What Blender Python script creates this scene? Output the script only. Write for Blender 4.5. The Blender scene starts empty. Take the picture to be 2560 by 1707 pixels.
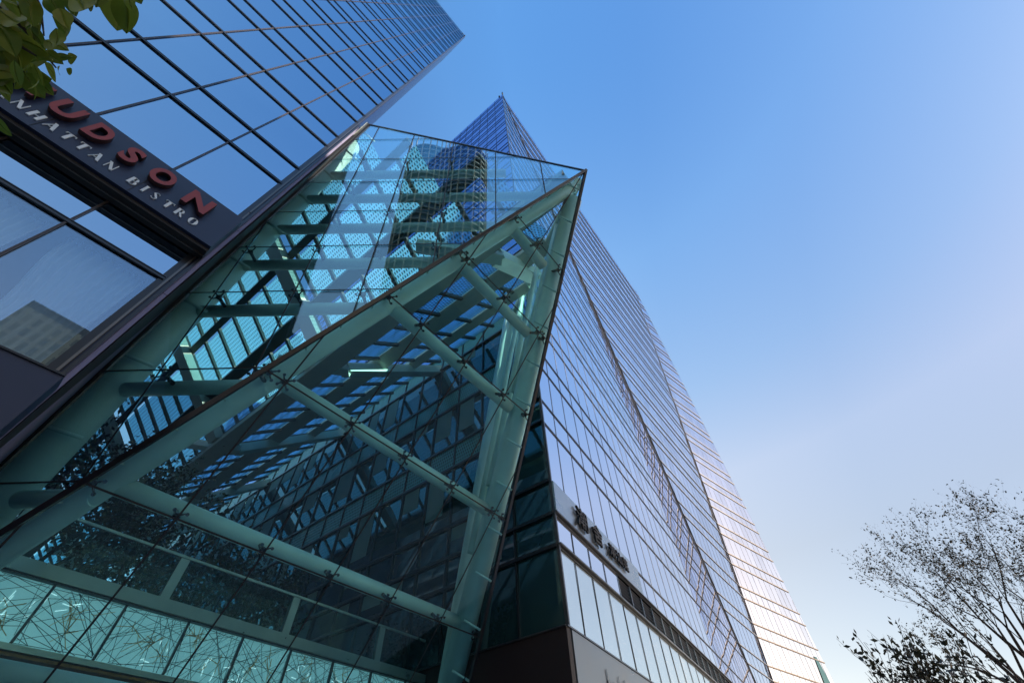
import bpy, math, random
import numpy as np
from mathutils import Vector, Matrix
rnd = random.Random(7)
R_ = math.radians
S = bpy.context.scene

# ---------------------------------------------------------------- camera
# metres; +Y is the horizontal direction the camera faces, Z up
FPX = 1055.0                                   # focal length in pixels of a 2560 px wide picture
zc = np.array([1242 - 1280, 853.5 - 27, FPX]); zc = zc / np.linalg.norm(zc)
fc = np.array([0, 0, 1.0]); yc = fc - fc.dot(zc) * zc; yc = yc / np.linalg.norm(yc)
xc = np.cross(yc, zc)
if xc[0] < 0: xc = -xc
CAM = np.array([0, 0, 1.6])
cam_d = bpy.data.cameras.new('camera'); cam = bpy.data.objects.new('camera', cam_d)
S.collection.objects.link(cam); S.camera = cam
cam_d.sensor_width = 36; cam_d.lens = FPX / 2560 * 36; cam_d.clip_start = 0.05; cam_d.clip_end = 6000
right = (xc[0], yc[0], zc[0]); upv = (xc[1], yc[1], zc[1]); back = (-xc[2], -yc[2], -zc[2])
cam.matrix_world = Matrix(((right[0], upv[0], back[0], 0), (right[1], upv[1], back[1], 0), (right[2], upv[2], back[2], 1.6), (0, 0, 0, 1)))
# ---------------------------------------------------------------- sky, sun, exposure
SUN_AZ, SUN_EL = 99.0, 22.0
w = bpy.data.worlds.new('World'); S.world = w; w.use_nodes = True
nt = w.node_tree; bg = nt.nodes['Background']
sky = nt.nodes.new('ShaderNodeTexSky'); sky.sky_type = 'NISHITA'; sky.sun_disc = False
sky.sun_elevation = R_(SUN_EL); sky.sun_rotation = R_(SUN_AZ)
sky.air_density = 1.0; sky.dust_density = 0.5; sky.ozone_density = 2.0; sky.altitude = 0
# clear dry air: the zenith deeper blue, the horizon milky
gtc = nt.nodes.new('ShaderNodeTexCoord'); gsx = nt.nodes.new('ShaderNodeSeparateXYZ'); grp_ = nt.nodes.new('ShaderNodeValToRGB'); gmx = nt.nodes.new('ShaderNodeMixRGB')
gmx.blend_type = 'MULTIPLY'; gmx.inputs[0].default_value = 1
cr = grp_.color_ramp; zr = [(0.0, (1.35, .84, .58)), (.20, (1.45, .92, .61)), (.36, (1.65, 1.03, .665)), (.50, (1.95, 1.25, .836)), (.65, (1.445, 1.20, .945)), (.85, (.99, 1.118, 1.064)), (1.0, (.51, .841, 1.026))]
cr.elements[0].position = 0.0; cr.elements[0].color = (*[v * .5 for v in zr[0][1]], 1); cr.elements[1].position = 1.0; cr.elements[1].color = (*[v * .5 for v in zr[-1][1]], 1)
for p_, c_ in zr[1:-1]:
    e_ = cr.elements.new(p_); e_.color = (*[v * .5 for v in c_], 1)
gdt = nt.nodes.new('ShaderNodeVectorMath'); gdt.operation = 'DOT_PRODUCT'; gdt.inputs[1].default_value = (math.sin(R_(SUN_AZ)), math.cos(R_(SUN_AZ)), 0)
grs = nt.nodes.new('ShaderNodeValToRGB'); gm2 = nt.nodes.new('ShaderNodeMixRGB'); gm2.blend_type = 'MULTIPLY'; gm2.inputs[0].default_value = 1
kk = (-1.847, -1.453, -1.029)
gh = nt.nodes.new('ShaderNodeMath'); gh.operation = 'MULTIPLY_ADD'; gh.inputs[1].default_value = .5; gh.inputs[2].default_value = .5
hr = [(-.55, (.40, .56, .74)), (-.12, (1, 1, 1)), (0, (1, 1, 1))] + [(h_, tuple(math.exp(k * h_) for k in kk)) for h_ in (.25, .5, .74)] + [(.86, (.44, .49, .53)), (1.0, (.72, .74, .72))]
e0, e1_ = grs.color_ramp.elements[0], grs.color_ramp.elements[1]
e0.position = hr[0][0] * .5 + .5; e0.color = (*hr[0][1], 1); e1_.position = 1.0; e1_.color = (*hr[-1][1], 1)
for h_, c_ in hr[1:-1]:
    e_ = grs.color_ramp.elements.new(h_ * .5 + .5); e_.color = (*c_, 1)
nt.links.new(gtc.outputs['Generated'], gdt.inputs[0]); nt.links.new(gdt.outputs['Value'], gh.inputs[0]); nt.links.new(gh.outputs[0], grs.inputs[0]); nt.links.new(grp_.outputs[0], gm2.inputs[1]); nt.links.new(grs.outputs[0], gm2.inputs[2])
nt.links.new(gtc.outputs['Generated'], gsx.inputs[0]); nt.links.new(gsx.outputs[2], grp_.inputs[0])
nt.links.new(sky.outputs[0], gmx.inputs[1]); nt.links.new(gm2.outputs[0], gmx.inputs[2]); nt.links.new(gmx.outputs[0], bg.inputs[0]); bg.inputs[1].default_value = 0.15
sun_d = bpy.data.lights.new('sun', 'SUN'); sun = bpy.data.objects.new('sun', sun_d); S.collection.objects.link(sun)
sun_d.energy = 2.0; sun_d.angle = R_(0.5); sun_d.color = (1.0, 0.86, 0.68)
sv = Vector((math.sin(R_(SUN_AZ)) * math.cos(R_(SUN_EL)), math.cos(R_(SUN_AZ)) * math.cos(R_(SUN_EL)), math.sin(R_(SUN_EL))))
sun.rotation_euler = sv.to_track_quat('Z', 'Y').to_euler()
S.view_settings.view_transform = 'Standard'; S.view_settings.look = 'None'
S.view_settings.exposure = 2.6; S.view_settings.gamma = 1
S.cycles.max_bounces = 10; S.cycles.transparent_max_bounces = 24; S.cycles.glossy_bounces = 5
S.cycles.diffuse_bounces = 3; S.cycles.caustics_reflective = False; S.cycles.caustics_refractive = False
S.cycles.sample_clamp_indirect = 6

# ---------------------------------------------------------------- helpers
def d(a): return np.array([math.sin(R_(a)), math.cos(R_(a)), 0.0])
UP = np.array([0, 0, 1.0])
def V(*a): return np.array(a, float)
def unit(v): return v / np.linalg.norm(v)
def ray(x, y):
    v = np.array([x - 1280, 853.5 - y, FPX]); v = v / np.linalg.norm(v)
    return np.array([v @ xc, v @ yc, v @ zc])
def hit(x, y, P, n):                            # where the sight line of a survey point meets a surveyed plane
    r = ray(x, y); return CAM + r * (np.dot(P - CAM, n) / np.dot(r, n))
def share(P):                                   # how large a polygon shows from the street corner the survey was made at
    q = []
    for p in P:
        k = p - CAM; v = np.array([k @ np.array(right), k @ np.array(upv), -(k @ np.array(back))])
        if v[2] <= 0.05: return 0
        q.append((v[0] / v[2], v[1] / v[2]))
    if min(a for a, _ in q) > 1.25 or max(a for a, _ in q) < -1.25 or min(b for _, b in q) > .85 or max(b for _, b in q) < -.85: return 0
    return abs(sum(q[i][0] * q[(i + 1) % len(q)][1] - q[(i + 1) % len(q)][0] * q[i][1] for i in range(len(q)))) / 2

class MB:
    def __init__(s): s.v = []; s.f = []; s.sm = []
    def poly(s, pts, smooth=False):
        b = len(s.v); s.v += [tuple(map(float, p)) for p in pts]; s.f.append(tuple(range(b, b + len(pts)))); s.sm.append(smooth)
    def prism(s, pts, off):
        off = np.array(off, float); n = len(pts); b = len(s.v)
        s.v += [tuple(map(float, p)) for p in pts] + [tuple(map(float, np.array(p) + off)) for p in pts]
        s.f.append(tuple(range(b, b + n))); s.f.append(tuple(range(b + 2 * n - 1, b + n - 1, -1)))
        for i in range(n):
            j = (i + 1) % n; s.f.append((b + j, b + i, b + n + i, b + n + j))
        s.sm += [False] * (n + 2)
    def box(s, c, ex, ey, ez):                  # centre and three half-extent vectors
        c, ex, ey, ez = map(lambda a: np.array(a, float), (c, ex, ey, ez))
        s.prism([c - ex - ey - ez, c + ex - ey - ez, c + ex + ey - ez, c - ex + ey - ez], 2 * ez)
    def bar(s, p, q, wdt, hgt, n):              # from p to q, wdt across, hgt along n
        p, q, n = map(lambda a: np.array(a, float), (p, q, n)); t = unit(q - p); n = unit(n - n.dot(t) * t); c = np.cross(t, n)
        s.box((p + q) / 2, (q - p) / 2, c * wdt / 2, n * hgt / 2)
    def tube(s, p, q, r, n=14, r2=None, cap=True):
        p, q = np.array(p, float), np.array(q, float); r2 = r if r2 is None else r2
        t = unit(q - p); a = np.cross(t, UP if abs(t[2]) < .9 else V(1, 0, 0)); a = unit(a); c = np.cross(t, a)
        b = len(s.v)
        for P, rr in ((p, r), (q, r2)):
            for i in range(n):
                an = 2 * math.pi * i / n; s.v.append(tuple(P + rr * (math.cos(an) * a + math.sin(an) * c)))
        for i in range(n):
            j = (i + 1) % n; s.f.append((b + i, b + j, b + n + j, b + n + i)); s.sm.append(True)
        if cap: s.f.append(tuple(range(b + n - 1, b - 1, -1))); s.f.append(tuple(range(b + n, b + 2 * n))); s.sm += [False, False]
    def path(s, pts, rs, n=6):
        for i in range(len(pts) - 1): s.tube(pts[i], pts[i + 1], rs[i], n, rs[i + 1], cap=(i == 0))
    def build(s, name, mat, parent=None, kind=None, origin=None):
        me = bpy.data.meshes.new(name)
        vs = s.v
        if origin is not None: vs = [(a - origin[0], b - origin[1], c - origin[2]) for a, b, c in vs]
        me.from_pydata(vs, [], s.f); me.update()
        me.polygons.foreach_set('use_smooth', s.sm)
        if mat: me.materials.append(mat)
        o = bpy.data.objects.new(name, me); S.collection.objects.link(o)
        if origin is not None: o.location = origin
        if parent:
            o.parent = parent; o.matrix_parent_inverse = parent.matrix_basis.inverted()
        if kind: o['kind'] = kind
        return o

def thing(name, label, cat, loc=(0, 0, 0), group=None):
    o = bpy.data.objects.new(name, None); S.collection.objects.link(o); o.location = Vector([float(a) for a in loc])
    o.empty_display_size = .3; o['label'] = label; o['category'] = cat
    if group: o['group'] = group
    return o
def tag(o, label, cat, group=None):
    o['label'] = label; o['category'] = cat
    if group: o['group'] = group
    return o

# ---------------------------------------------------------------- materials
def mat(name, col, rough=.5, metal=0.0, spec=.5, noise=0, nscale=4, coat=0):
    m = bpy.data.materials.new(name); m.use_nodes = True; t = m.node_tree; b = t.nodes['Principled BSDF']
    b.inputs['Base Color'].default_value = (*col, 1); b.inputs['Roughness'].default_value = rough
    b.inputs['Metallic'].default_value = metal; b.inputs['Specular IOR Level'].default_value = spec
    b.inputs['Coat Weight'].default_value = coat
    if noise:
        tc = t.nodes.new('ShaderNodeTexCoord'); n = t.nodes.new('ShaderNodeTexNoise'); n.inputs['Scale'].default_value = nscale
        n.inputs['Detail'].default_value = 6; t.links.new(tc.outputs['Object'], n.inputs['Vector'])
        mx = t.nodes.new('ShaderNodeMixRGB'); mx.blend_type = 'MULTIPLY'; mx.inputs[0].default_value = 1
        rp = t.nodes.new('ShaderNodeMapRange'); rp.inputs[3].default_value = 1 - noise; rp.inputs[4].default_value = 1 + noise * .3
        t.links.new(n.outputs[0], rp.inputs[0]); mx.inputs[1].default_value = (*col, 1)
        t.links.new(rp.outputs[0], mx.inputs[2]); t.links.new(mx.outputs[0], b.inputs['Base Color'])
        rr = t.nodes.new('ShaderNodeMapRange'); rr.inputs[3].default_value = max(0, rough - .12); rr.inputs[4].default_value = min(1, rough + .12)
        t.links.new(n.outputs[0], rr.inputs[0]); t.links.new(rr.outputs[0], b.inputs['Roughness'])
    return m
def mirror_glass(name, tint, rough=.015, dark=(.01, .02, .04), refl=.8, wave=.012, wscale=.35, graze=1.0):
    """coated facade glass: mirror-like coat over a dark room"""
    m = bpy.data.materials.new(name); m.use_nodes = True; t = m.node_tree; t.nodes.clear()
    out = t.nodes.new('ShaderNodeOutputMaterial'); g = t.nodes.new('ShaderNodeBsdfGlossy'); df = t.nodes.new('ShaderNodeBsdfDiffuse')
    mx = t.nodes.new('ShaderNodeMixShader'); lw = t.nodes.new('ShaderNodeLayerWeight'); mr = t.nodes.new('ShaderNodeMapRange')
    g.inputs[0].default_value = (*tint, 1); g.inputs['Roughness'].default_value = rough; df.inputs[0].default_value = (*dark, 1)
    lw.inputs[0].default_value = .5; mr.inputs[3].default_value = refl; mr.inputs[4].default_value = graze
    t.links.new(lw.outputs['Facing'], mr.inputs[0]); t.links.new(mr.outputs[0], mx.inputs[0])
    t.links.new(df.outputs[0], mx.inputs[1]); t.links.new(g.outputs[0], mx.inputs[2]); t.links.new(mx.outputs[0], out.inputs[0])
    tc = t.nodes.new('ShaderNodeTexCoord'); n = t.nodes.new('ShaderNodeTexNoise'); n.inputs['Scale'].default_value = wscale; n.inputs['Detail'].default_value = 1
    bm = t.nodes.new('ShaderNodeBump'); bm.inputs['Strength'].default_value = wave; bm.inputs['Distance'].default_value = 1
    t.links.new(tc.outputs['Object'], n.inputs['Vector']); t.links.new(n.outputs[0], bm.inputs['Height'])
    t.links.new(bm.outputs[0], g.inputs['Normal'])
    gi = t.nodes.new('ShaderNodeNewGeometry'); vr = t.nodes.new('ShaderNodeMapRange'); vr.inputs[3].default_value = .90; vr.inputs[4].default_value = 1.04
    vm = t.nodes.new('ShaderNodeMixRGB'); vm.blend_type = 'MULTIPLY'; vm.inputs[0].default_value = 1; vm.inputs[1].default_value = (*tint, 1)
    t.links.new(gi.outputs['Random Per Island'], vr.inputs[0]); t.links.new(vr.outputs[0], vm.inputs[2]); t.links.new(vm.outputs[0], g.inputs[0])
    return m
def clear_glass(name, tint, boost=1.0, wave=.004, base=.0, gl=(1, 1, 1)):
    """thin tinted glazing: light passes straight through with a tint and a fresnel reflection"""
    m = bpy.data.materials.new(name); m.use_nodes = True; t = m.node_tree; t.nodes.clear()
    out = t.nodes.new('ShaderNodeOutputMaterial'); g = t.nodes.new('ShaderNodeBsdfGlossy'); tr = t.nodes.new('ShaderNodeBsdfTransparent')
    mx = t.nodes.new('ShaderNodeMixShader'); lw = t.nodes.new('ShaderNodeLayerWeight'); pw = t.nodes.new('ShaderNodeMath'); pw.operation = 'POWER'; pw.inputs[1].default_value = 5; t.links.new(lw.outputs['Facing'], pw.inputs[0]); lw.inputs[0].default_value = .5; fr = t.nodes.new('ShaderNodeMath'); fr.operation = 'MULTIPLY_ADD'; fr.inputs[1].default_value = .96; fr.inputs[2].default_value = .04; t.links.new(pw.outputs[0], fr.inputs[0])
    mu = t.nodes.new('ShaderNodeMath'); mu.operation = 'MULTIPLY_ADD'; mu.inputs[1].default_value = boost; mu.inputs[2].default_value = base; mu.use_clamp = True
    g.inputs['Roughness'].default_value = .0; g.inputs[0].default_value = (*gl, 1); tr.inputs[0].default_value = (*tint, 1)
    t.links.new(fr.outputs[0], mu.inputs[0]); t.links.new(mu.outputs[0], mx.inputs[0])
    t.links.new(tr.outputs[0], mx.inputs[1]); t.links.new(g.outputs[0], mx.inputs[2])
    du = t.nodes.new('ShaderNodeBsdfDiffuse'); du.inputs[0].default_value = (.6, .62, .58, 1); tc = t.nodes.new('ShaderNodeTexCoord'); n = t.nodes.new('ShaderNodeTexNoise')
    n.inputs['Scale'].default_value = 1.3; n.inputs['Detail'].default_value = 7; n.inputs['Roughness'].default_value = .65; dm = t.nodes.new('ShaderNodeMapRange')
    dm.inputs[1].default_value = .42; dm.inputs[2].default_value = .75; dm.inputs[3].default_value = .0; dm.inputs[4].default_value = .010; m3 = t.nodes.new('ShaderNodeMixShader')
    t.links.new(tc.outputs['Object'], n.inputs['Vector']); t.links.new(n.outputs[0], dm.inputs[0]); t.links.new(dm.outputs[0], m3.inputs[0])
    t.links.new(mx.outputs[0], m3.inputs[1]); t.links.new(du.outputs[0], m3.inputs[2]); t.links.new(m3.outputs[0], out.inputs[0])
    return m

M = {}
M['glass_left'] = mirror_glass('blue_mirror_glass', (.46, .60, .72), dark=(.012, .03, .06), refl=.86)
M['glass_room'] = clear_glass('window_glass', (.80, .90, .97), boost=1.0, base=.26, gl=(.6, .74, .86))
M['glass_tower'] = mirror_glass('silver_blue_glass', (.86, .88, .98), dark=(.02, .03, .06), refl=.92, wave=.005)
M['glass_tower_side'] = mirror_glass('deep_blue_glass', (.50, .58, .90), dark=(.01, .03, .04), refl=.6)
M['glass_court'] = mirror_glass('dark_court_glass', (.35, .55, .60), dark=(.02, .055, .06), refl=.14, graze=.45)
M['podium_panel'] = mat('pale_satin_panel', (.80, .85, .84), rough=.16, metal=1.0, noise=.03, nscale=.6)
M['podium_grey'] = mat('grey_satin_podium', (.27, .28, .28), rough=.3, metal=.7, noise=.05, nscale=.5)
M['faint'] = mat('faint_letter', (.26, .28, .28), rough=.4, metal=.5)
M['sign_grey'] = mat('grey_satin_band', (.34, .40, .45), rough=.28, metal=.9, noise=.04, nscale=.5)
M['black_metal'] = mat('black_anodised', (.012, .013, .016), rough=.28, metal=.0, spec=.6)
M['trim_metal'] = mat('grey_trim', (.10, .10, .11), rough=.3, metal=.8)
M['brown_trim'] = mat('brown_trim', (.07, .055, .05), rough=.35, metal=.5)
M['soft_trim'] = mat('soft_grey_trim', (.09, .10, .13), rough=.45, metal=.0)
M['rust_trim'] = mat('rust_brown_trim', (.10, .075, .06), rough=.4, metal=.2)
M['gold_trim'] = mat('warm_trim', (.17, .15, .13), rough=.3, metal=.9)
M['joint'] = mat('dark_joint', (.02, .022, .025), rough=.5)
M['fine_joint'] = mat('grey_joint', (.16, .17, .19), rough=.5)
M['navy_board'] = mat('navy_board', (.018, .026, .062), rough=.42, noise=.15, nscale=3)
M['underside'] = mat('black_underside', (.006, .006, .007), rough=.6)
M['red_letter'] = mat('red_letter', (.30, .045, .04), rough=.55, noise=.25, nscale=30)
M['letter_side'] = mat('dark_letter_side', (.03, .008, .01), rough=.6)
M['white_letter'] = mat('white_letter', (.70, .78, .82), rough=.45)
M['lilac_panel'] = mat('lilac_grey_panel', (.21, .20, .31), rough=.5, metal=.3, noise=.1, nscale=2)
M['white_steel'] = mat('pale_painted_steel', (.80, .97, .90), rough=.36, noise=.30, nscale=1.1)
M['beam_steel'] = mat('grey_painted_beam', (.62, .66, .58), rough=.45, noise=.18, nscale=1.5)
M['dark_steel'] = mat('dark_painted_bar', (.045, .06, .06), rough=.45)
M['chrome'] = mat('fitting_steel', (.16, .15, .16), rough=.25, metal=1)
M['teal'] = clear_glass('teal_laminated_glass', (.76, .955, .98), boost=2.8, base=.02, gl=(.68, .88, 1))
M['teal2'] = clear_glass('teal_laminated_glass_low', (.78, .965, .975), boost=1.0, base=.0, gl=(.9, .95, .95))
M['brown_box'] = mat('dark_brown_cladding', (.022, .010, .010), rough=.5, noise=.3, nscale=8)
M['stone'] = mat('stone_paving', (.48, .47, .45), rough=.7, noise=.25, nscale=2)
M['asphalt'] = mat('asphalt', (.05, .05, .052), rough=.85, noise=.3, nscale=6)
M['kerb'] = mat('kerb_stone', (.33, .32, .30), rough=.7, noise=.2, nscale=5)
M['bark'] = mat('bark', (.07, .05, .04), rough=.9, noise=.4, nscale=12)
M['curtain'] = mat('sheer_curtain', (.85, .90, .90), rough=.9)
M['room'] = mat('room_dark', (.02, .03, .04), rough=.9)
M['portal'] = mat('brushed_metal_beam', (.45, .50, .47), rough=.32, metal=.7, noise=.15, nscale=3)
M['panel_sheet'] = mat('pale_etched_panel', (.55, .70, .72), rough=.3, metal=.35, noise=.12, nscale=1.2)
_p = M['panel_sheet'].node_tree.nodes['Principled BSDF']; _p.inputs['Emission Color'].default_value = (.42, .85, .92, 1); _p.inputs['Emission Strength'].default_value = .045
M['etch_dark'] = mat('dark_etched_line', (.02, .05, .06), rough=.4)
M['etch_gold'] = mat('brass_line', (.80, .46, .20), rough=.45, metal=.2)
M['etch_white'] = mat('white_tube_line', (.85, .9, .9), rough=.4)
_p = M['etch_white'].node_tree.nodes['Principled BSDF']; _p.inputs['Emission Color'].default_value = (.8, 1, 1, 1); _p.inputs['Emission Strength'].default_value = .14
M['wood_soffit'] = mat('brown_soffit', (.42, .19, .06), rough=.35, noise=.6, nscale=2.5)
def leaf_mat(name, c1, c2, trans=.35):
    m = bpy.data.materials.new(name); m.use_nodes = True; t = m.node_tree; t.nodes.clear()
    out = t.nodes.new('ShaderNodeOutputMaterial'); p = t.nodes.new('ShaderNodeBsdfPrincipled'); tl = t.nodes.new('ShaderNodeBsdfTranslucent')
    mx = t.nodes.new('ShaderNodeMixShader'); mx.inputs[0].default_value = trans
    gi = t.nodes.new('ShaderNodeNewGeometry'); rp = t.nodes.new('ShaderNodeValToRGB')
    rp.color_ramp.elements[0].color = (*c1, 1); rp.color_ramp.elements[1].color = (*c2, 1)
    e = rp.color_ramp.elements.new(.93); e.color = (c2[0] * 1.05, c2[1] * .9, c2[2], 1)
    tc = t.nodes.new('ShaderNodeTexCoord'); n = t.nodes.new('ShaderNodeTexNoise'); n.inputs['Scale'].default_value = 25
    ad = t.nodes.new('ShaderNodeMath'); ad.operation = 'MULTIPLY_ADD'; ad.inputs[1].default_value = .5
    t.links.new(tc.outputs['Object'], n.inputs['Vector']); t.links.new(n.outputs[0], ad.inputs[0])
    hf = t.nodes.new('ShaderNodeMath'); hf.operation = 'MULTIPLY'; hf.inputs[1].default_value = .6
    t.links.new(gi.outputs['Random Per Island'], hf.inputs[0]); t.links.new(hf.outputs[0], ad.inputs[2]); t.links.new(ad.outputs[0], rp.inputs[0])
    t.links.new(rp.outputs[0], p.inputs['Base Color']); t.links.new(rp.outputs[0], tl.inputs[0]); p.inputs['Roughness'].default_value = .38
    t.links.new(p.outputs[0], mx.inputs[1]); t.links.new(tl.outputs[0], mx.inputs[2]); t.links.new(mx.outputs[0], out.inputs[0])
    return m
M['leaf_big'] = leaf_mat('broad_leaf', (.07, .15, .012), (.30, .34, .035), .45)
M['leaf_tiny'] = leaf_mat('tiny_leaf', (.035, .035, .02), (.06, .06, .02), .1)
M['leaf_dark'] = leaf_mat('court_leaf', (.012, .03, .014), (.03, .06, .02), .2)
def frit():
    """clear roof glass printed with rows of dark dashes"""
    m = bpy.data.materials.new('fritted_roof_glass'); m.use_nodes = True; t = m.node_tree; t.nodes.clear()
    out = t.nodes.new('ShaderNodeOutputMaterial'); tr = t.nodes.new('ShaderNodeBsdfTransparent'); tr.inputs[0].default_value = (.45, .86, 1, 1)
    df = t.nodes.new('ShaderNodeBsdfDiffuse'); df.inputs[0].default_value = (.03, .06, .08, 1)
    tl = t.nodes.new('ShaderNodeBsdfTranslucent'); tl.inputs[0].default_value = (.26, .70, 1, 1)
    uv = t.nodes.new('ShaderNodeUVMap'); br = t.nodes.new('ShaderNodeTexBrick'); br.offset = .5; br.squash = 1
    br.inputs['Scale'].default_value = 1; br.inputs['Brick Width'].default_value = .14; br.inputs['Row Height'].default_value = .22
    br.inputs['Mortar Size'].default_value = .043; br.inputs['Mortar Smooth'].default_value = 0
    br.inputs['Color1'].default_value = (1, 1, 1, 1); br.inputs['Color2'].default_value = (1, 1, 1, 1); br.inputs['Mortar'].default_value = (0, 0, 0, 1)
    t.links.new(uv.outputs[0], br.inputs['Vector'])
    a = t.nodes.new('ShaderNodeMixShader'); a.inputs[0].default_value = .45
    t.links.new(tr.outputs[0], a.inputs[1]); t.links.new(tl.outputs[0], a.inputs[2])
    b = t.nodes.new('ShaderNodeMixShader'); t.links.new(br.outputs['Color'], b.inputs[0]); t.links.new(a.outputs[0], b.inputs[1]); t.links.new(df.outputs[0], b.inputs[2])
    t.links.new(b.outputs[0], out.inputs[0]); return m
M['frit'] = frit()
def grid_mat(name, wall, win, sx, sz, rough=.5, frac=.35):
    """an office wall of windows between piers, as a procedural pattern"""
    m = bpy.data.materials.new(name); m.use_nodes = True; t = m.node_tree; b = t.nodes['Principled BSDF']
    uv = t.nodes.new('ShaderNodeUVMap'); br = t.nodes.new('ShaderNodeTexBrick'); br.offset = 0
    br.inputs['Scale'].default_value = 1; br.inputs['Brick Width'].default_value = sx; br.inputs['Row Height'].default_value = sz
    br.inputs['Mortar Size'].default_value = frac; br.inputs['Color1'].default_value = (*win, 1); br.inputs['Color2'].default_value = (win[0] * 1.6, win[1] * 1.5, win[2] * 1.3, 1)
    br.inputs['Mortar'].default_value = (*wall, 1); t.links.new(uv.outputs[0], br.inputs['Vector']); t.links.new(br.outputs['Color'], b.inputs['Base Color'])
    b.inputs['Roughness'].default_value = rough; return m
M['beige_grid'] = grid_mat('beige_office_wall', (.85, .70, .48), (.42, .38, .30), 1.1, 1.9, frac=.28)

def set_uv(o, fn):
    uvl = o.data.uv_layers.new(name='UVMap')
    for l in o.data.loops: uvl.data[l.index].uv = fn(o.data.vertices[l.vertex_index].co)

# ---------------------------------------------------------------- polygon tools in (q, z) coordinates
def clip(poly, a, b, c):                        # keep a*x + b*y >= c
    out = []
    for i in range(len(poly)):
        p, q = poly[i], poly[(i + 1) % len(poly)]; fp, fq = a * p[0] + b * p[1] - c, a * q[0] + b * q[1] - c
        if fp >= 0: out.append(p)
        if fp * fq < 0: k = fp / (fp - fq); out.append((p[0] + k * (q[0] - p[0]), p[1] + k * (q[1] - p[1])))
    return out
def clip_to(poly, region):                      # convex region, any winding
    cx = sum(p[0] for p in region) / len(region); cy = sum(p[1] for p in region) / len(region)
    for i in range(len(region)):
        (x0, y0), (x1, y1) = region[i], region[(i + 1) % len(region)]
        a, b = -(y1 - y0), (x1 - x0); c = a * x0 + b * y0
        if a * cx + b * cy < c: a, b, c = -a, -b, -c
        poly = clip(poly, a, b, c)
        if len(poly) < 3: return []
    return poly

class Facade:
    """one flat face of a tower between two (possibly leaning) edges A(z), B(z); q runs along the horizontal direction dd"""
    def __init__(s, A, B, dd, nrm): s.A, s.B, s.d, s.n = A, B, dd, unit(nrm)
    def P(s, q, z, off=0): a = s.A(z); return a + (q - a @ s.d) * s.d + s.n * off
    def qa(s, z): return s.A(z) @ s.d
    def qb(s, z): return s.B(z) @ s.d
    def cells(s, rows, pitch, q0, skip=None):
        out = []
        for z0, z1 in zip(rows[:-1], rows[1:]):
            trap = [(s.qa(z0), z0), (s.qb(z0), z0), (s.qb(z1), z1), (s.qa(z1), z1)]
            lo = min(p[0] for p in trap); hi = max(p[0] for p in trap); k = math.floor((lo - q0) / pitch)
            while q0 + k * pitch < hi:
                a, b = q0 + k * pitch, q0 + (k + 1) * pitch
                c = clip(clip(trap, 1, 0, a), -1, 0, -b); k += 1
                if len(c) >= 3 and not (skip and skip((a + b) / 2, (z0 + z1) / 2)): out.append(c)
        return out
    def place(s, c, tilt, thick=.02):
        qc = sum(p[0] for p in c) / len(c); zz = sum(p[1] for p in c) / len(c); a, b = rnd.gauss(0, tilt), rnd.gauss(0, tilt)
        return [s.P(q, z, a * (q - qc) + b * (z - zz)) for q, z in c]
    def panels(s, root, rows, pitch, q0, m, name, top, tilt=.0012, skip=None, stuff=True):
        L = [s.place(c, tilt) for c in s.cells(rows, pitch, q0, skip)]
        L.sort(key=lambda P: -share(P))
        for P in L[:top]:
            mb = MB(); mb.prism(P, -s.n * .02); mb.build(name, m, root)
        mb = MB()
        for P in L[top:]: mb.poly(P)
        if L[top:]: mb.build(name, m, root, 'stuff')
    def hbars(s, root, zs, h, dep, m, name='floor_trim', over=.0):
        for z in zs:
            p = s.P(s.qa(z) - over, z, dep / 2 + .012); q = s.P(s.qb(z) + over, z, dep / 2 + .012)
            if np.linalg.norm(p - q) > .1: mb = MB(); mb.bar(p, q, h, dep, s.n); mb.build(name, m, root)
    def vbars(s, root, qs, z0, z1, wd, dep, m, name='mullion', step=2.0):
        for q in qs:
            ok = [z for z in np.arange(z0, z1 + .01, step) if s.qa(z) < q < s.qb(z)]
            if len(ok) > 1: mb = MB(); mb.bar(s.P(q, ok[0], dep / 2 + .008), s.P(q, ok[-1], dep / 2 + .008), wd, dep, s.n); mb.build(name, m, root)

# ================================================================ ground
mb = MB(); mb.poly([(-3000, -3000, 0), (3000, -3000, 0), (3000, 3000, 0), (-3000, 3000, 0)])
mb.build('ground', M['asphalt'], kind='structure')
T, W = d(36.37), d(-53.63)                     # along the court front, and into the court
mb = MB(); mb.prism([T * -60 + W * -22, T * 60 + W * -22, T * 60 + W * 60, T * -60 + W * 60], (0, 0, .12)); o = mb.build('pavement', M['stone'], kind='structure')
mb = MB(); mb.bar(T * -60 + W * -22.15 + UP * .07, T * 60 + W * -22.15 + UP * .07, .14, .28, W); mb.build('kerb', M['kerb'], kind='structure')

# ================================================================ left office tower
LC = V(-6.41, 3.70, 0); dl = d(40.68); nl = np.cross(dl, UP)
left = thing('office_tower', 'tall blue mirror glass office tower filling the upper left, behind the dark sign band', 'tower', LC)
HL = 102.5
Fl = Facade(lambda z: LC - dl * 45 + UP * z, lambda z: LC + UP * z, dl, nl)
qL = LC @ dl
rows = [0.3, 3.0, 5.9, 8.65, 11.62] + sorted([14.11 + 4.2 * k for k in range(21)] + [15.49 + 4.2 * k for k in range(21)]) + [HL]
room = lambda q, z: z < 8.7
Fl.panels(left, rows, 1.508, qL - .02, M['glass_left'], 'window', 90, skip=room)
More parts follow.
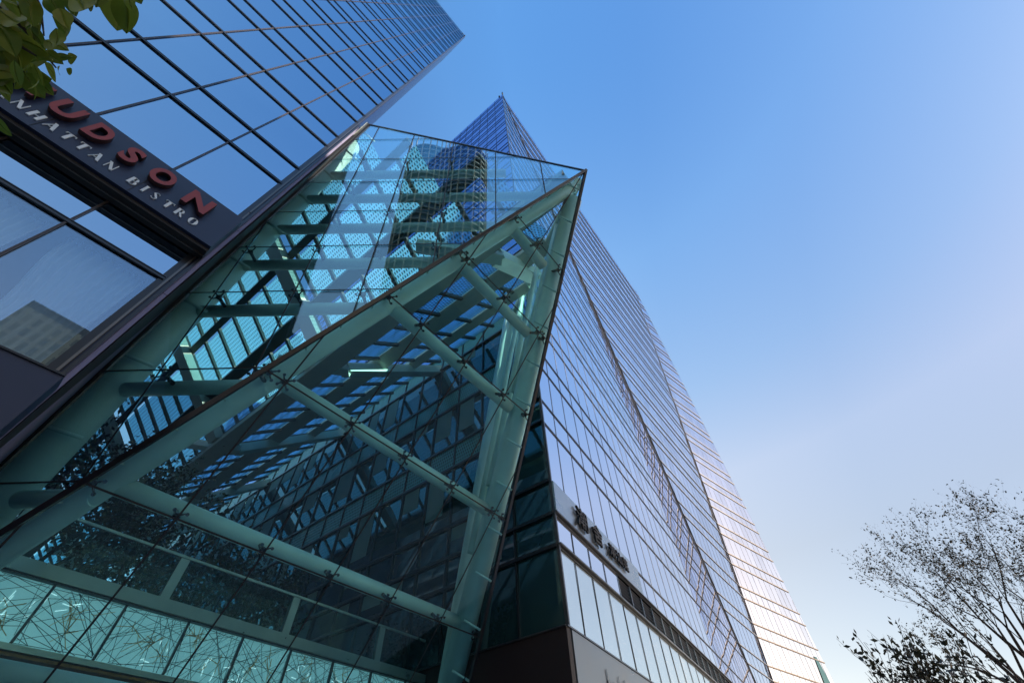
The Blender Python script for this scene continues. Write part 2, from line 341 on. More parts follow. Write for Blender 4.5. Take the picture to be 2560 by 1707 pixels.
# low windows: clear enough to see the curtains of the rooms
for c in Fl.cells([5.9, 8.65], 1.508, qL - .02):
    P = Fl.place(c, 0)
    if share(P) > 0:
        mb = MB(); mb.prism(P, -nl * .012); mb.build('room_window', M['glass_room'], left)
mb = MB(); mb.prism([LC - dl * 45 - nl * 4, LC - dl * 45 - nl * .1, LC - nl * .1 - dl * .25, LC - nl * 4 - dl * .25], (0, 0, 5.8)); mb.build('base_wall', M['room'], left)
mb = MB(); mb.prism([LC - dl * 45 - nl * 3 + UP * 5.8, LC - dl * .3 - nl * 3 + UP * 5.8, LC - dl * .3 - nl * 3 + UP * 8.8, LC - dl * 45 - nl * 3 + UP * 8.8], -nl * .3); mb.build('room_wall', M['room'], left)
# bars
zb = [z for z in rows[2:] if abs(z - 11.62) > .01]
Fl.hbars(left, zb, .055, .035, M['black_metal'])
Fl.hbars(left, [z + .065 for z in zb], .015, .03, M['trim_metal'], 'floor_trim_lip')
Fl.vbars(left, [qL - .02 - 1.508 * k for k in range(1, 29)], .3, HL, .035, .025, M['brown_trim'])
mb = MB(); mb.bar(LC + dl * .0 - nl * .03 + UP * 0, LC - nl * .03 + UP * HL, .14, .10, nl); mb.build('corner_post', M['black_metal'], left)
mb = MB()
for z in range(0, 102, 6): mb.bar(LC + dl * .05 + nl * .02 + UP * z, LC + dl * .05 + nl * .02 + UP * (z + 5.96), .035, .05, nl)
mb.build('corner_trim', M['gold_trim'], left)
# side face, core and roof
dr = d(-53.9); nr = np.cross(UP, dr) * -1
side_end = LC + dr * 6.7
mb = MB()
for z in np.arange(0.3, HL - .1, 4.2): mb.prism([LC + dl * .10 + UP * z, side_end + dl * .10 + UP * z, side_end + dl * .10 + UP * min(z + 4.17, HL), LC + dl * .10 + UP * min(z + 4.17, HL)], -dl * .05)
mb.build('side_wall', mat('navy_side_glass', (.015, .018, .05), rough=.25), left)
mb = MB(); mb.prism([LC - dl * 45 + dr * 6.6, LC + dr * 6.6 + dl * .02, LC + dl * .02 + dr * .1, LC + dr * .1 - dl * 45], (0, 0, .01)); mb.prism([LC - dl * 45 + UP * (HL - .2) + dr * 6.6, LC + dr * 6.6 + dl * .12 + UP * (HL - .2), LC + dl * .12 + UP * (HL - .2), LC - dl * 45 + UP * (HL - .2)], (0, 0, .5)); mb.build('roof', M['trim_metal'], left)
mb = MB(); mb.tube(LC - dl * .1 + UP * HL, LC - dl * .1 + UP * (HL + 1.6), .12); mb.tube(LC - dl * .6 + UP * HL, LC - dl * .6 + UP * (HL + 1.0), .10); mb.build('roof_light', M['black_metal'], left)
mb = MB(); mb.prism([LC - dl * 45 + UP * 0, LC - dl * 45 + dr * 6.6, LC - dl * 45 + dr * 6.6 + UP * HL, LC - dl * 45 + UP * HL], -dl * .3); mb.build('end_wall', M['trim_metal'], left)
mb = MB(); a = LC + dr * 6.7; mb.prism([a, a - dl * 45, a - dl * 45 + UP * HL, a + UP * HL], -dr * .1); mb.build('rear_wall', M['glass_left'], left)

# curtains in the low rooms
def curtain(q0, q1, z0, z1, gather, label):
    mb = MB(); nx, nz = 90, 14; b = len(mb.v)
    for j in range(nz + 1):
        k = j / nz; z = z0 + (z1 - z0) * k
        for i in range(nx + 1):
            u = i / nx; pull = gather * math.sin(math.pi * min(1, k * 1.1)) * (1 - k)
            q = q0 + (q1 - q0) * (u * (1 - pull) + (pull if gather > 0 else 0)); dep = .35 + .06 * math.sin(u * 60 + 3 * math.sin(u * 7)) * (.4 + .6 * k)
            mb.v.append(tuple(LC + dl * q - nl * dep + UP * z))
    for j in range(nz):
        for i in range(nx):
            a = b + j * (nx + 1) + i; mb.f.append((a, a + 1, a + nx + 2, a + nx + 1)); mb.sm.append(True)
    tag(mb.build('curtain', M['curtain'], None), label, 'curtain', 'curtains behind the low windows')
curtain(-1.42, -.22, 5.85, 8.7, .38, 'pale draped curtain gathered behind the low window nearest the glass court')
curtain(-2.98, -1.75, 5.9, 8.7, .3, 'pale curtain behind the low window at the left border of the photo')

# sign box with letters
sign = thing('shop_sign', 'long navy sign box with red raised letters and white lettering on the blue tower', 'sign', LC + UP * 9.7)
mb = MB(); a = LC - dl * 5.6 + nl * .03 + UP * 9.69; b = LC + dl * .15 + nl * .03 + UP * 9.69; mb.prism([a, b, b + UP * 1.41, a + UP * 1.41], nl * .37)
mb.build('board', M['navy_board'], sign)
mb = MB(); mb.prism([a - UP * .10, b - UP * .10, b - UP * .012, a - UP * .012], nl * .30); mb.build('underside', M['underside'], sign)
for q in (-4.4, -2.9, -1.4): mb = MB(); mb.bar(LC + dl * q + nl * .405 + UP * 9.7, LC + dl * q + nl * .405 + UP * 11.09, .008, .01, nl); mb.build('board_joint', M['joint'], sign)
mb = MB(); mb.bar(a - UP * .11 + nl * .15, b - UP * .11 + nl * .15, .03, .02, UP); mb.build('underside_trim', M['gold_trim'], sign)

def letter_obj(ch, P, ex, ey, hgt, wid, ext, m, name, root, offset=0.0, shear=0.0):
    """one raised character from the built-in face, fitted to a box of the given size, lower left corner at P"""
    cu = bpy.data.curves.new(name, 'FONT'); cu.body = ch; cu.extrude = .5; cu.offset = offset; cu.size = 1; cu.shear = shear; cu.resolution_u = 6
    tmp = bpy.data.objects.new('tmp', cu); S.collection.objects.link(tmp)
    dg = bpy.context.evaluated_depsgraph_get(); me = bpy.data.meshes.new_from_object(tmp.evaluated_get(dg))
    bpy.data.objects.remove(tmp); bpy.data.curves.remove(cu)
    xs = [v.co.x for v in me.vertices]; ys = [v.co.y for v in me.vertices]; n = np.cross(ex, ey)
    x0, x1, y0, y1 = min(xs), max(xs), min(ys), max(ys)
    for v in me.vertices:
        p = P + ex * (v.co.x - x0) / (x1 - x0) * wid + ey * (v.co.y - y0) / (y1 - y0) * hgt + n * (v.co.z + .5) * ext
        v.co = Vector([float(k) for k in p])
    me.materials.clear()
    for k in (m if isinstance(m, (list, tuple)) else [m]): me.materials.append(k)
    if isinstance(m, (list, tuple)):
        me.update()
        for f in me.polygons: f.material_index = 0 if abs(np.dot(f.normal, n)) > .9 else 1
    o = bpy.data.objects.new(name, me); S.collection.objects.link(o)
    if root: o.parent = root; o.matrix_parent_inverse = root.matrix_basis.inverted()
    return o
for ch, q, wd in (('H', -3.62, .30), ('U', -3.15, .36), ('D', -2.60, .33), ('S', -2.02, .27), ('O', -1.52, .40), ('N', -.84, .45)):
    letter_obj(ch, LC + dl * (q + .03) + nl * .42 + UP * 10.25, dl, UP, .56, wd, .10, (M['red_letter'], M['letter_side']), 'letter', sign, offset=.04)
# thin-and-thick capitals of the lower line
def wedge_letter(ch, P, ex, ey, h, wd, root):
    """stressed roman capitals: strokes (x0,y0,x1,y1,width) and arcs (cx,cy,rx,ry,a0,a1,thin,thick) in a unit box"""
    th, tn = .30, .06
    G = {'M': ([(.1, 0, .1, 1, tn), (.1, 1, .5, .1, th), (.5, .1, .85, 1, tn), (.85, 0, .85, 1, th)], []),
         'A': ([(.05, 0, .5, 1, tn), (.45, 1, .88, 0, th), (.2, .32, .7, .32, tn)], []),
         'N': ([(.12, 0, .12, 1, tn), (.12, 1, .85, 0, th), (.9, 0, .9, 1, tn)], []),
         'H': ([(.15, 0, .15, 1, th), (.85, 0, .85, 1, th), (.15, .5, .85, .5, tn)], []),
         'T': ([(.5, 0, .5, 1, th), (.02, .97, .98, .97, tn), (.03, .8, .06, .97, tn), (.97, .8, .94, .97, tn)], []),
         'B': ([(.18, 0, .18, 1, th), (.2, .98, .55, .98, tn), (.2, .52, .6, .52, tn), (.2, .02, .6, .02, tn)], [(.55, .75, .25, .23, -90, 90, .05, .24), (.6, .27, .3, .25, -90, 90, .05, .26)]),
         'I': ([(.5, 0, .5, 1, .55), (.1, .98, .9, .98, tn), (.1, .02, .9, .02, tn)], []),
         'S': ([(.28, .78, .74, .26, .26)], [(.5, .74, .30, .24, 20, 200, .05, .10), (.5, .27, .30, .25, 200, 380, .05, .10)]),
         'R': ([(.18, 0, .18, 1, th), (.2, .98, .55, .98, tn), (.2, .5, .55, .5, tn), (.5, .5, .9, 0, .24)], [(.52, .74, .28, .24, -90, 90, .05, .24)]),
         'O': ([], [(.5, .5, .42, .48, 90, 270, .04, .26), (.5, .5, .42, .48, -90, 90, .04, .26)])}
    st, ar = G[ch]; mb = MB(); n = np.cross(ex, ey); asp = wd / h
    def pt(x, y): return P + ex * x * wd + ey * y * h
    for x0, y0, x1, y1, wk in st:
        dx, dy = (x1 - x0) * wd, (y1 - y0) * h; half = wk * wd / 2
        if abs(dy) < 1e-6: o = ey * half
        else: o = ex * half
        mb.prism([pt(x0, y0) - o, pt(x0, y0) + o, pt(x1, y1) + o, pt(x1, y1) - o], n * .02)
    for cx, cy, rx, ry, a0, a1, t0, t1 in ar:
        N = 14; inn, ou = [], []
        for i in range(N + 1):
            a = R_(a0 + (a1 - a0) * i / N); k = t0 + (t1 - t0) * abs(math.sin(math.pi * i / N))
            ou.append(pt(cx + rx * math.cos(a), cy + ry * math.sin(a))); inn.append(pt(cx + (rx - k) * math.cos(a), cy + (ry - .03) * math.sin(a)))
        for i in range(N): mb.prism([ou[i], ou[i + 1], inn[i + 1], inn[i]], n * .02)
    return mb.build('small_letter', M['white_letter'], root)
txt = 'MANHATTAN BISTRO'; q = -3.82
for ch in txt:
    if ch == ' ': q += .16; continue
    wd = .075 if ch == 'I' else (.19 if ch in 'MO' else .155)
    wedge_letter(ch, LC + dl * q + nl * .402 + UP * 9.90, dl, UP, .23, wd, sign); q += wd + .075
# lower dark box at the left border
mb = MB(); a = LC - dl * 6 + nl * .03 + UP * 3.2; b = LC + dl * .22 + nl * .03 + UP * 3.2; mb.prism([a, b, b + UP * 2.72, a + UP * 2.72], nl * .37)
box2 = thing('fascia_box', 'plain dark navy fascia box below the curtained windows at the left border', 'fascia', LC + UP * 3.2)
mb.build('fascia_board', M['navy_board'], box2)
mb = MB(); mb.bar(LC - dl * 6 + nl * .41 + UP * 5.90, LC + dl * .23 + nl * .41 + UP * 5.90, .03, .03, UP); mb.build('fascia_edge', M['black_metal'], box2)

# ================================================================ glass court: surveyed planes
n1 = unit(V(.03, -.99, -.14)); P1 = V(0, 7, 1.6)
TIP = hit(1464, 427, P1, n1); RLO = hit(0, 1335, P1, n1); rdir = unit(TIP - RLO)
n2 = unit(np.cross(rdir, T)); n2 = n2 if n2[2] < 0 else -n2
RBOT = RLO - rdir * 5.2
e1 = unit(V(-n1[1], n1[0], 0)); e2 = unit(np.cross(e1, n1)); e2 = e2 if e2[2] > 0 else -e2
def a1(P): return ((P - P1) @ e1, (P - P1) @ e2)
def p1(a, b, off=0): return P1 + e1 * a + e2 * b + n1 * off
TL1 = hit(922, 312, P1, n1); LB = hit(0, 1160, P1, n1); LBOT = TL1 + (LB - TL1) * 1.36
reg1 = [a1(P) for P in (TL1, TIP, RBOT, LBOT)]
g1 = unit(np.cross(n2, T)); g1 = g1 if g1[2] > 0 else -g1      # up-slope direction of plane 2
def a2(P): return ((P - TIP) @ T, (P - TIP) @ g1)
def p2(a, b, off=0): return TIP + T * a + g1 * b + n2 * off
ELO = hit(1183, 1672, TIP, n2); EBOT = TIP + (ELO - TIP) * 1.30
reg2 = [a2(P) for P in (TIP, EBOT, RBOT)]
ZR1 = [3.6, 6.06, 8.54, 11.1, 13.12, 15.09, 17.12, 19.04, 20.96]
XJ = [-9.3, -7.57, -5.56, -3.87, -2.13, -.39, 1.32]
ZR2 = [1.2, 3.6, 6.05, 8.5, 10.93, 12.87, 14.76]
TJ = [.25, 2.07, 3.9, 5.62, 7.4, 9.2, 11.0]
b1 = [(z - 1.6) / e2[2] for z in ZR1]; t0 = TIP @ T
b2 = [(z - TIP[2]) / g1[2] for z in ZR2]; c2 = [t - t0 for t in TJ]
court = thing('glass_court', 'sloping teal glass entrance court with a sharp overhanging corner between the towers', 'glass canopy', (-3, 9, 0))
def panes(us, vs, region, pf, n, m):
    for i in range(len(us) - 1):
        for j in range(len(vs) - 1):
            c = clip_to([(us[i], vs[j]), (us[i + 1], vs[j]), (us[i + 1], vs[j + 1]), (us[i], vs[j + 1])], region)
            if len(c) < 3: continue
            cx = sum(p[0] for p in c) / len(c); cy = sum(p[1] for p in c) / len(c)
            ta, tb = rnd.gauss(0, .0016), rnd.gauss(0, .0016)
            P = [pf(cx + (x - cx) * .999, cy + (y - cy) * .999, ta * (x - cx) + tb * (y - cy)) for x, y in c]
            mb = MB(); mb.prism(P, -n * .019); mb.build('glass_pane', m, court)
def seams(us, vs, region, pf, n, wd):
    mb = MB()
    lo = (min(p[0] for p in region), min(p[1] for p in region)); hi = (max(p[0] for p in region), max(p[1] for p in region))
    for u in us:
        c = clip_to([(u - wd / 2, lo[1]), (u + wd / 2, lo[1]), (u + wd / 2, hi[1]), (u - wd / 2, hi[1])], region)
        if len(c) >= 3: mb.prism([pf(x, y, .012) for x, y in c], n * .006)
    for v in vs:
        c = clip_to([(lo[0], v - wd / 2), (lo[0], v + wd / 2), (hi[0], v + wd / 2), (hi[0], v - wd / 2)], region)
        if len(c) >= 3: mb.prism([pf(x, y, .020) for x, y in c], n * .006)
    mb.build('glazing_seam', M['joint'], court)
u1 = [-13] + XJ + [6]; v1 = [-4] + b1 + [24]
panes(u1, v1, reg1, p1, n1, M['teal']); seams(XJ, b1, reg1, p1, n1, .035)
u2 = [-12] + c2 + [30]; v2 = [-40] + b2 + [1]
panes(u2, v2, reg2, p2, n2, M['teal2']); seams(c2, b2, reg2, p2, n2, .035)
# edge caps
mb = MB(); mb.bar(RBOT, TIP + rdir * .05, .10, .10, n1 + n2); mb.build('ridge_cap', M['black_metal'], court)
mb = MB(); mb.bar(TIP, EBOT, .10, .09, n2); mb.build('edge_cap', M['trim_metal'], court)
mb = MB(); mb.bar(TL1, TIP, .05, .06, n1); mb.build('top_cap', M['trim_metal'], court)
mb = MB(); mb.bar(TL1, LBOT, .07, .16, n1); mb.bar(TL1 + e1 * .09, LBOT + e1 * .09, .03, .05, n1); mb.build('side_gasket', M['black_metal'], court)
mb = MB(); mb.bar(TL1 + n1 * .10 - e1 * .05, LBOT + n1 * .10 - e1 * .05, .02, .02, n1); mb.build('gasket_strip', M['portal'], court)

# main tubes
I1, I2 = -n1, -n2
ld = unit(LBOT - TL1)
lbA = V(-6.79, 4.48, 21.9); lbB = V(-9.34, 6.52, 7.25); lbB = lbB + (lbB - lbA) * .5
mb = MB(); mb.tube(lbA, lbB, .42, 32); mb.build('side_tube', M['white_steel'], court)
rb0 = RBOT + I1 * .38 + I2 * .42; rb1 = TIP + I1 * .38 + I2 * .42 - rdir * .3
mb = MB(); mb.tube(rb0, rb1, .26, 28); mb.build('ridge_tube', M['white_steel'], court)
def inner2(x, y, off): return hit(x, y, TIP + I2 * off, n2)
mA0 = inner2(1432, 500, .6); mA1 = inner2(1205, 1397, .6); mA1 = mA0 + (mA1 - mA0) * 1.35
mb = MB(); mb.tube(mA0, mA1, .34, 28); mb.build('corner_mast', M['white_steel'], court)
# cross tubes with their spider arms
spiders = []
for b, z in zip(b1, ZR1):                      # plane 1, running level from side tube to ridge tube
    line = clip_to([(-14, b - .01), (8, b - .01), (8, b + .01), (-14, b + .01)], reg1)
    if len(line) < 3: continue
    x0, x1 = min(p[0] for p in line), max(p[0] for p in line)
    if z > 19.5 or x1 - x0 < .8: continue
    mb = MB(); mb.tube(p1(x0 - .15, b, -.62), p1(x1 - (.25 if z < 16 else .7), b, -.62), .165, 24); mb.build('cross_tube', M['white_steel'], court)
    for x in XJ:
        if x0 + .1 < x < x1 - .15: spiders.append((p1(x, b, 0), e1, e2, n1))
for b, z in zip(b2, ZR2):
    line = clip_to([(-14, b - .01), (30, b - .01), (30, b + .01), (-14, b + .01)], reg2)
    if len(line) < 3: continue
    x0, x1 = min(p[0] for p in line), max(p[0] for p in line)
    mb = MB(); mb.tube(p2(x0 + .35, b, -.62), p2(x1 - .45, b, -.62), .185, 24); mb.build('cross_tube', M['white_steel'], court)
    for x in c2:
        if x0 + .1 < x < x1 - .1: spiders.append((p2(x, b, 0), T, g1, n2))
    spiders.append((p2(x0 + .12, b, 0), T, g1, n2)); spiders.append((p2(x1 - .12, b, 0), T, g1, n2))
# one spider fitting, then copies
mb = MB(); mb.tube((0, 0, -.46), (0, 0, -.16), .045, 10); mb.tube((0, 0, -.17), (0, 0, -.11), .07, 10)
for sx, sy in ((1, 1), (1, -1), (-1, 1), (-1, -1)):
    mb.tube((sx * .03, sy * .03, -.14), (sx * .12, sy * .12, -.085), .022, 8, .016); mb.tube((sx * .12, sy * .12, -.10), (sx * .12, sy * .12, -.025), .013, 8)
    mb.tube((sx * .12, sy * .12, -.035), (sx * .12, sy * .12, -.022), .034, 12)
base = None
for P, ex, ey, n in spiders:
    if base is None: o = base = mb.build('spider_fitting', M['chrome'], court)
    else:
        o = base.copy(); S.collection.objects.link(o)
    o.parent = court; o.matrix_parent_inverse = court.matrix_basis.inverted()
    ey2 = np.cross(n, ex)
    o.matrix_basis = Matrix(((ex[0], ey2[0], n[0], P[0]), (ex[1], ey2[1], n[1], P[1]), (ex[2], ey2[2], n[2], P[2]), (0, 0, 0, 1)))
# brackets along the edges
mb = MB()
for k in np.linspace(.04, .97, 16):
    P = TIP + (EBOT - TIP) * k; mb.tube(P + I2 * .02 - T * .05, P + I2 * .35 - T * .5, .035, 8)
mb.build('edge_bracket', M['white_steel'], court)
mb = MB()
for k in np.linspace(.05, .95, 22):
    P = RBOT + (TIP - RBOT) * k; mb.tube(P + I1 * .02 + I2 * .05, P + I1 * .18 + I2 * .28, .02, 8)
mb.build('ridge_bracket', M['beam_steel'], court)
mb = MB()
for k in np.linspace(.03, .95, 12):
    P = TL1 + (LBOT - TL1) * k; mb.tube(P + I1 * .05 + e1 * .02, P + I1 * .5 + e1 * .4, .04, 8)
mb.build('side_bracket', M['white_steel'], court)

# ---------------- court roof: one slope falling away from the left tower, one rising to the right tower
UD = d(36.1); WD = d(-53.9)
C0 = 15 * d(5.15)                              # foot of the right tower's corner
UV_, ZV, UF = 5.81, 17.93, C0 @ d(36.1)
k1, k2 = math.tan(R_(43)), math.tan(R_(40))
def roofP(w_, u, off=0):
    if u <= UV_: z = ZV + (UV_ - u) * k1; n = unit(UD * k1 + UP)
    else: z = ZV + (u - UV_) * k2; n = unit(-UD * k2 + UP)
    return UD * u + WD * w_ + UP * z + n * off
def wmin(u):                                   # where the roof meets the front glass
    if u <= UV_:
        lo = -20
        for w_ in np.arange(-10, 30, .05):
            P = roofP(w_, u)
            if (P - P1) @ n1 < -.45 and (P - CAM) @ nsk > .15: return w_
        return 30
    return .9 + (u - UV_) * (9.4 - .9) / (UF - UV_)
roof = thing('court_roof', 'folded glass roof over the court with pale beams and dotted glass panes', 'glass roof', (-12, 14, 17.9))
WEND = 62
rowsA = [(-.4, .95), (1.38, 3.15), (3.85, 5.25)]; rowsB = [(6.1, 7.5), (8.35, 9.75), (10.35, 11.75)]
pitch = 1.53; W0 = 13.1 - 12 * 1.53; BEAMS = [5.3, 15.4, 25.5, 35.6, 45.7, 55.8]
nsk = unit(np.cross(TIP - CAM, TL1 - CAM)); nsk = nsk if nsk[2] < 0 else -nsk
pl = []
for u0, u1_ in rowsA + rowsB:
    for k in range(48):
        w0, w1 = W0 + k * pitch, W0 + (k + 1) * pitch
        m0 = max(wmin(u0), wmin(u1_)) + .1
        if w1 < m0 + .2 or w0 > WEND or any(abs((w0 + w1) / 2 - B) < .75 for B in BEAMS): continue
        pl.append((max(w0, m0) + .09, w1 - .09, u0, u1_))
pl = [(share([roofP(a, c), roofP(b, c), roofP(b, e), roofP(a, e)]), a, b, c, e) for a, b, c, e in pl]
pl.sort(key=lambda p: -p[0])
def pane_mesh(L):
    mb = MB(); uvs = []
    for _, a, b, c, e in L:
        mb.poly([roofP(a, c, .06), roofP(b, c, .06), roofP(b, e, .06), roofP(a, e, .06)]); uvs += [(a, c * 1.35), (b, c * 1.35), (b, e * 1.35), (a, e * 1.35)]
    return mb, uvs
def put_panes(L, kind=None):
    mb, uvs = pane_mesh(L); o = mb.build('roof_pane', M['frit'], roof, kind); u = o.data.uv_layers.new(name='UVMap')
    for i, p in enumerate(uvs): u.data[i].uv = p
for p in pl[:100]: put_panes([p])
put_panes(pl[100:], 'stuff')
for u, wd_ in ((1.165, .36), (3.5, .62), (5.35, .2), (6.0, .2), (7.92, .8), (10.05, .55), (-.5, .2)):
    mb = MB(); mb.bar(roofP(wmin(u) + .1, u, -.05), roofP(WEND, u, -.05), wd_, .30, UP); mb.build('purlin', M['dark_steel'] if u < 6.5 else M['beam_steel'], roof)
mb = MB()
for k in range(48):
    w0 = W0 + k * pitch
    for ua, ub in rowsA + rowsB:
        if w0 > max(wmin(ua), wmin(ub)) + .1 and w0 < WEND: mb.bar(roofP(w0, ua - .1, 0), roofP(w0, ub + .1, 0), .18, .16, UP)
mb.build('glazing_bar', M['dark_steel'], roof)
mb = MB(); mb.bar(roofP(wmin(UV_ - .1), UV_ - .05, -.3) , roofP(WEND, UV_ - .05, -.3), .85, .45, UP); mb.build('valley_beam', M['beam_steel'], roof)
mb = MB(); mb.bar(roofP(wmin(UF) + .1, UF - .2, -.3), roofP(WEND, UF - .2, -.3), .3, .6, UP); mb.build('wall_beam', M['beam_steel'], roof)
for w0 in BEAMS:
    ua = next((u for u in np.arange(-.3, 5, .1) if wmin(u) < w0 - .5), 5)
    if w0 > 6: mb = MB(); mb.bar(roofP(w0, ua, -.42), roofP(w0, UV_ - .4, -.42), .85, .45, UP); mb.build('cross_beam', M['beam_steel'], roof)
    ua = next((u for u in np.arange(-.3, 5, .1) if wmin(u) < w0 + 1.2), 5)
    ue = min(UF - .4, UV_ + .45 + max(0, (w0 - .9) / 8.5 * (UF - UV_) - .6))
    if ue - UV_ > 1:
        mb = MB(); mb.bar(roofP(w0, UV_ + .4, -.3), roofP(w0, ue, -.3), .7, .5, UP); mb.build('cross_beam', M['white_steel'], roof)
    mb = MB(); mb.bar(roofP(w0 - .2, UV_ + .5, -.45), roofP(w0 + 2.4, UV_ - 1.2, -.9), .5, .4, UP); mb.build('diagonal_beam', M['white_steel'], roof)
# side glazing under the roof edge, between the corner mast and the right tower
E0, E1 = TIP + I1 * .3 + I2 * .3, roofP(9.4, UF - .25)
SB = ELO + I2 * .7
for k, (a, b, r, nm) in enumerate(((E0, E1, .17, 'edge_beam'), (E0 + (E1 - E0) * .2, mA0 + (mA1 - mA0) * .42 + W * .5, .12, 'stay_tube'), (E0 + (E1 - E0) * .45, mA0 + (mA1 - mA0) * .6 + W * .55, .12, 'stay_tube'), (E0 + (E1 - E0) * .7, mA0 + (mA1 - mA0) * .72 + W * .6, .12, 'stay_tube'))):
    mb = MB(); mb.tube(a, b, r, 18); mb.build(nm, M['white_steel'], roof)
nTL = np.cross(UP, WD); nTL = nTL if nTL @ UD < 0 else -nTL    # outward normal of the right tower's court face
mB0 = hit(1275, 790, C0 + nTL * .7, nTL); mB1 = hit(1120, 1707, C0 + nTL * .7, nTL); mB1 = mB0 + (mB1 - mB0) * 1.25
mb = MB(); mb.tube(mB0, mB1, .33, 28); mb.build('wall_mast', M['white_steel'], court)
mb = MB(); mb.prism([E0, E1, SB], V(.01, .01, 0)); mb.build('side_glass', M['teal2'], court)

# ---------------- left flank wall of the court with the lilac strip
flank = thing('flank_wall', 'narrow lilac metal strip wall between the blue tower and the teal glass', 'wall', LC)
mb = MB(); H = 22.4
for k in range(0, 30):
    A = LC + WD * (.02 + k * 1.5) - UD * .0; 
    for z in np.arange(0, H, 2.8):
        z1 = min(z + 2.785, H); a = LC + WD * (k * 1.5 + .01); b = LC + WD * (k * 1.5 + 1.49)
        mb.prism([a + UD * .02 + UP * z, b + UD * .02 + UP * z, b + UD * .02 + UP * z1, a + UD * .02 + UP * z1], UD * .20)
mb.build('wall_panel', M['lilac_panel'], flank)
mb = MB(); mb.prism([LC - dl * 6 + WD * 6.8, LC + WD * 6.8, LC + WD * 45, LC - dl * 6 + WD * 45], UP * (H - .1)); mb.build('wall_core', M['room'], flank)
mb = MB(); mb.bar(LC + dl * .13 + nl * .02, LC + dl * .13 + nl * .02 + UP * H, .05, .10, nl); mb.build('edge_strip', M['black_metal'], flank)
# front strip reaching from the tower corner to the glass edge, leaning with the glass
mb = MB(); zz = np.arange(0.2, 22.3, 2.3)
for z0, z1 in zip(zz[:-1], zz[1:]):
    def gp(z): k = (z - TL1[2]) / (LBOT[2] - TL1[2]); return TL1 + (LBOT - TL1) * k
    A0, A1 = LC + dl * .17 + UP * z0 - nl * .05, LC + dl * .17 + UP * (z1 - .02) - nl * .05
    B0, B1 = gp(z0) - e1 * .13, gp(z1 - .02) - e1 * .13
    mb.prism([A0 + (B0 - A0) * .34, A0 + (B0 - A0) * .80, A1 + (B1 - A1) * .80, A1 + (B1 - A1) * .34], n1 * .03)
mb.build('front_strip', M['lilac_panel'], flank)
mb = MB(); A0, A1 = LC + dl * .17 - nl * .05 + UP * .2, LC + dl * .17 - nl * .05 + UP * 22.2; B0, B1 = gp(.2) - e1 * .13, gp(22.2) - e1 * .13
mb.prism([A0, B0, B1, A1], I1 * .05); mb.build('strip_backing', M['underside'], flank)

# ================================================================ right tower
tower = thing('glass_tower', 'tall silver glass tower with folded faces rising behind the glass court corner', 'tower', C0)
ZT = 98.2
d1, d2, d3, d4 = d(29.04), d(35.17), d(47.88), d(-53.9)
def lin(za, A, zb, B): return lambda z: A + (B - A) * ((z - za) / (zb - za))
cornerQ = lambda z: C0 + d1 * (-.10 - (z - 6.2) * .0212) + UP * z
f1 = lin(98.2, V(.35, 13.14, 98.2), 12.9, V(22.47, 52.98, 12.9))
f2 = lin(98.2, V(33.5, 60.24, 98.2), 15.7, V(27.3, 59.57, 15.7))
f3 = lin(93.5, V(34.35, 61.26, 93.5), 16.5, V(40.57, 71.52, 16.5))
nS1 = np.cross(d1, UP)
nS2 = unit(np.cross(f1(0) - f1(98), d2)); nS2 = nS2 if nS2[1] < 0 else -nS2
nS3 = unit(np.cross(f2(0) - f2(98), d3)); nS3 = nS3 if nS3[1] < 0 else -nS3
F1 = Facade(cornerQ, f1, d1, nS1); F2 = Facade(f1, f2, d2, nS2); F3 = Facade(f2, lambda z: f3(min(z, 97.9)), d3, nS3)
fl = sorted([14.4 + 4.22 * k for k in range(20)] + [15.82 + 4.22 * k for k in range(20)])
fl = [z for z in fl if z < ZT - .5]
rowsT = [11.34] + fl + [ZT]
q1 = C0 @ d1
louv = lambda q, z: 8.7 < z < 9.97 and q - q1 > 5.9
F1.panels(tower, rowsT, 1.54, q1 - .42, M['glass_tower'], 'facade_panel', 60, tilt=.0002)
F1.panels(tower, [8.79, 9.97], 1.54, q1 - .30, M['glass_tower'], 'facade_panel', 4, tilt=.001, skip=louv)
F1.panels(tower, [9.97, 11.34], 1.54, q1 - .42, M['glass_tower'], 'facade_panel', 5, tilt=.001)
F1.panels(tower, [6.2, 8.79], 1.56, q1 - .38, M['podium_panel'], 'podium_panel', 14, tilt=.004)
F2.panels(tower, [0] + [11.34] + fl + [ZT], 1.5, 0, M['glass_tower'], 'facade_panel', 20, tilt=.002)
F3.panels(tower, [0, 6.2, 8.79, 11.34] + fl + [ZT], 1.5, 0, M['glass_tower'], 'facade_panel', 12, tilt=.0025)
zb1 = [8.79, 9.97, 11.34] + fl
F1.hbars(tower, zb1, .07, .035, M['black_metal'], over=.05)
F1.hbars(tower, [8.86, 10.05], .05, .14, M['trim_metal'], 'podium_trim')
F2.hbars(tower, [11.34] + fl, .10, .06, M['soft_trim'], 'folded_face_trim')
F3.hbars(tower, [6.2, 8.79, 11.34] + fl, .12, .07, M['rust_trim'], 'outer_face_trim')
for Fc, pt_, q0, lo, hi_, mn in ((F1, 1.54, q1 - .42, 9.97, ZT, 'mullion'), (F2, 1.5, 0, 0, ZT, 'folded_face_mullion'), (F3, 1.5, 0, 0, ZT, 'outer_face_mullion')):
    jm = M['fine_joint'] if Fc is F1 else M['soft_trim']
    q_lo = min(Fc.qa(0), Fc.qa(98)); q_hi = max(Fc.qb(0), Fc.qb(98)); k0 = math.floor((q_lo - q0) / pt_); k1_ = math.ceil((q_hi - q0) / pt_)
    Fc.vbars(tower, [q0 + pt_ * k for k in range(k0, k1_)], lo, hi_, .028, .012, jm, mn, step=1.0)
F1.vbars(tower, [q1 - .38 + 1.56 * k for k in range(1, 30)], 6.2, 8.75, .03, .02, M['joint'], step=.5)
